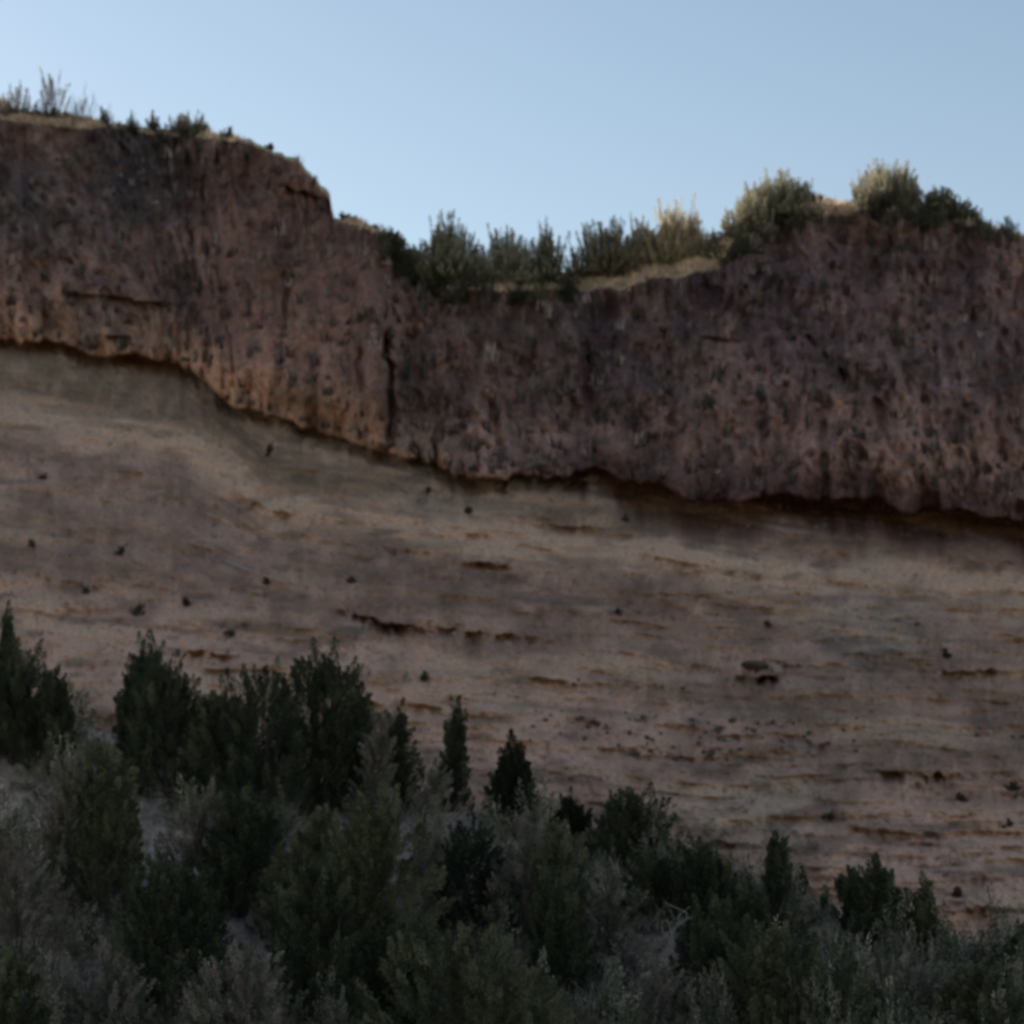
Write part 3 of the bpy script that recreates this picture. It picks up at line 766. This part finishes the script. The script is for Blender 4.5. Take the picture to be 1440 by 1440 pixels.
# ---------------------------------------------------------------- rocks
def rock_mesh(seed, mat, flat=.7):
    import bmesh
    bm = bmesh.new(); bmesh.ops.create_icosphere(bm, subdivisions=3, radius=1)
    rr = np.random.default_rng(seed)
    planes = unit(rr.normal(size=(11, 3))); off = rr.uniform(.55, .9, 11)
    for v in bm.verts:
        c = np.array(v.co)
        for q, d in zip(planes, off):
            e = c @ q - d
            if e > 0: c = c - q * e
        c += .05 * (vnoise(np.array([c[0] * 5]), np.array([c[1] * 5 + c[2] * 3]), seed)[0] - .5)
        v.co = c * np.array([1, .8, flat])
    me = bpy.data.meshes.new('rock'); bm.to_mesh(me); bm.free(); me.materials.append(mat)
    return me
ROCKS = [rock_mesh(s, M_ROCK if s % 3 else M_ROCKP) for s in range(9)]
RK = [(775, 1005, 12), (790, 1000, 9), (768, 1012, 8), (832, 1008, 16), (828, 1022, 10), (842, 1018, 8), (885, 1010, 10), (905, 1008, 9), (886, 1030, 12), (960, 1010, 9), (973, 1012, 8),
      (1010, 1025, 15), (1018, 1020, 10), (1030, 1013, 12), (1060, 1028, 16), (1052, 1022, 10), (1066, 1016, 9), (1100, 1042, 12), (1120, 1049, 12), (1130, 1035, 14), (1138, 1030, 9), (1118, 1034, 8), (1165, 1045, 9),
      (890, 1060, 13), (900, 1066, 8), (950, 1067, 10), (946, 1050, 9), (968, 1056, 8), (1000, 1058, 12), (990, 1056, 9), (1020, 1056, 13), (1040, 1053, 10), (1022, 1068, 8), (962, 1075, 9), (1186, 1025, 8),
      (815, 955, 8), (820, 972, 9), (808, 962, 8), (750, 1020, 8), (800, 1015, 8), (855, 1030, 8), (930, 1030, 8), (1080, 1050, 8), (1200, 1040, 8), (985, 1036, 7), (1145, 1058, 8), (870, 1048, 8), (910, 1045, 7),
      (1320, 947, 10), (1340, 945, 9), (1360, 947, 10), (1280, 875, 9), (1290, 877, 7), (1375, 1033, 9), (1390, 1030, 8), (1425, 1036, 10), (1440, 1036, 9), (945, 965, 7), (960, 967, 7), (1030, 962, 6),
      (1120, 920, 7), (1095, 930, 8), (500, 985, 9), (640, 890, 7), (740, 892, 8), (1005, 740, 10), (1052, 738, 12), (1225, 742, 12), (1160, 740, 9)]
RK = RK + [(int(a), int(b), int(c)) for a, b, c in zip(r.normal(965, 105, 46).clip(745, 1205), r.normal(1035, 20, 46).clip(990, 1085), r.uniform(6, 12, 46))]
for k, (x, y, s_) in enumerate(RK):
    p = near_pt(SCR, x, y + 2); s = p[1] * HALF / 720. * s_ * r.uniform(.32, .68)
    o = bpy.data.objects.new('rock', ROCKS[k % 9]); COL.objects.link(o)
    o.location = (p[0], p[1] - s * .3, p[2] + s * .25); o.scale = (s * r.uniform(.8, 1.2),) * 3
    o.rotation_euler = (r.uniform(-.4, .4), r.uniform(-.4, .4), r.uniform(0, 6.28))
    if y > 995 and x < 1210: lab, gr = 'small angular rock in the rubble strewn across the lower slope', 'rocks of the rubble field'
    else: lab, gr = 'small loose rock on the bare slope away from the rubble', 'loose rocks on the bare slope'
    tag(o, lab, 'rock', gr)
# outcrop boulder
p = near_pt(SCR, 1064, 940)
root = bpy.data.objects.new('boulder', rock_mesh(77, M_ROCK, .55)); COL.objects.link(root)
root.location = (p[0] - .05, p[1] - .12, p[2] + .04); root.scale = (.30, .26, .15); root.rotation_euler = (-.35, .1, .2)
tag(root, 'lone boulder jutting out of the slope with a black shadow under it, right of centre', 'boulder')
o = bpy.data.objects.new('boulder', rock_mesh(78, M_ROCKP, .6)); COL.objects.link(o)
o.location = (p[0] + .36, p[1] - .10, p[2] - .02); o.scale = (.15, .15, .17); o.rotation_euler = (.1, .3, .9)
tag(o, 'smaller pale boulder leaning on the upper right of the lone boulder', 'boulder')
# stony patch in the thicket
for k, (x, y, s_, lab) in enumerate([(868, 1280, 20, 'grey rock topmost in the stony patch of the thicket'), (905, 1305, 17, 'grey rock right of the topmost rock in the stony patch'),
        (850, 1330, 24, 'largest grey rock at the left of the stony patch'), (925, 1390, 26, 'grey rock low in the stony patch near the bottom edge'),
        (885, 1360, 18, 'middle grey rock of the stony patch'), (960, 1340, 16, 'outermost right rock of the stony patch')]):
    p = near_pt(FOR, x, y + 5); s = p[1] * HALF / 720. * s_
    o = bpy.data.objects.new('rock', ROCKS[k]); COL.objects.link(o)
    o.location = (p[0], p[1] - s * .6, p[2] + s * .5); o.scale = (s, s, s * 1.1); o.rotation_euler = (.2 * k, .3, k)
    tag(o, lab, 'rock', 'rocks of the stony patch in the thicket')

# ---------------------------------------------------------------- bleached branches on the slope
for k, (q, lab) in enumerate([
        ([(285, 762), (310, 770), (335, 783), (360, 792)], 'pale bleached branch lying on the left slope, upper one of the pair'),
        ([(318, 792), (345, 803), (372, 812), (402, 822)], 'pale bleached branch lying on the left slope, lower one of the pair'),
        ]):
    P = [near_pt(SCR, a, b) + np.array([0, -.08, .04]) for a, b in q]
    c = np.mean(P, 0)
    paths = [([p_ - c for p_ in P], [.022, .018, .015, .006])]
    for i_ in (1, 2):
        a = P[i_] - c; e = a + np.array([.35, -.05, .12 if i_ == 1 else -.14])
        paths.append(([a, (a + e) / 2 + np.array([0, 0, .03]), e], [.01, .008, .004]))
    sv, sf = tubes(paths)
    o = mesh_np('dead_branch', sv, sf, M_DEAD); o.location = tuple(c)
    tag(o, lab, 'branch')
r = np.random.default_rng(33)
for k, (x, y, L, lab) in enumerate([(945, 1345, 75, 'pale bare stem leaning in the stony patch, lower right'), (965, 1325, 60, 'pale upright bare stem beside the leaning one in the dark thicket')]):
    p = near_pt(FOR, x, y + 25); s = p[1] * HALF / 720.
    h = L * s
    paths = [([(0, 0, -.1), (-.03, 0, h * .35), (-.01, 0, h * .7), (-.07, .03, h)], [.016, .013, .01, .004])]
    for q in range(5):
        t = r.uniform(.3, .9)
        paths.append(([(-.02, 0, h * t), (-.02 + r.normal() * .1, .03, h * t + .12), (r.normal() * .2, .05, h * t + .25)], [.008, .006, .003]))
    sv, sf = tubes(paths)
    o = mesh_np('dead_sapling', sv, sf, M_DEAD); o.location = (p[0], p[1] - .5, p[2])
    tag(o, lab, 'sapling')
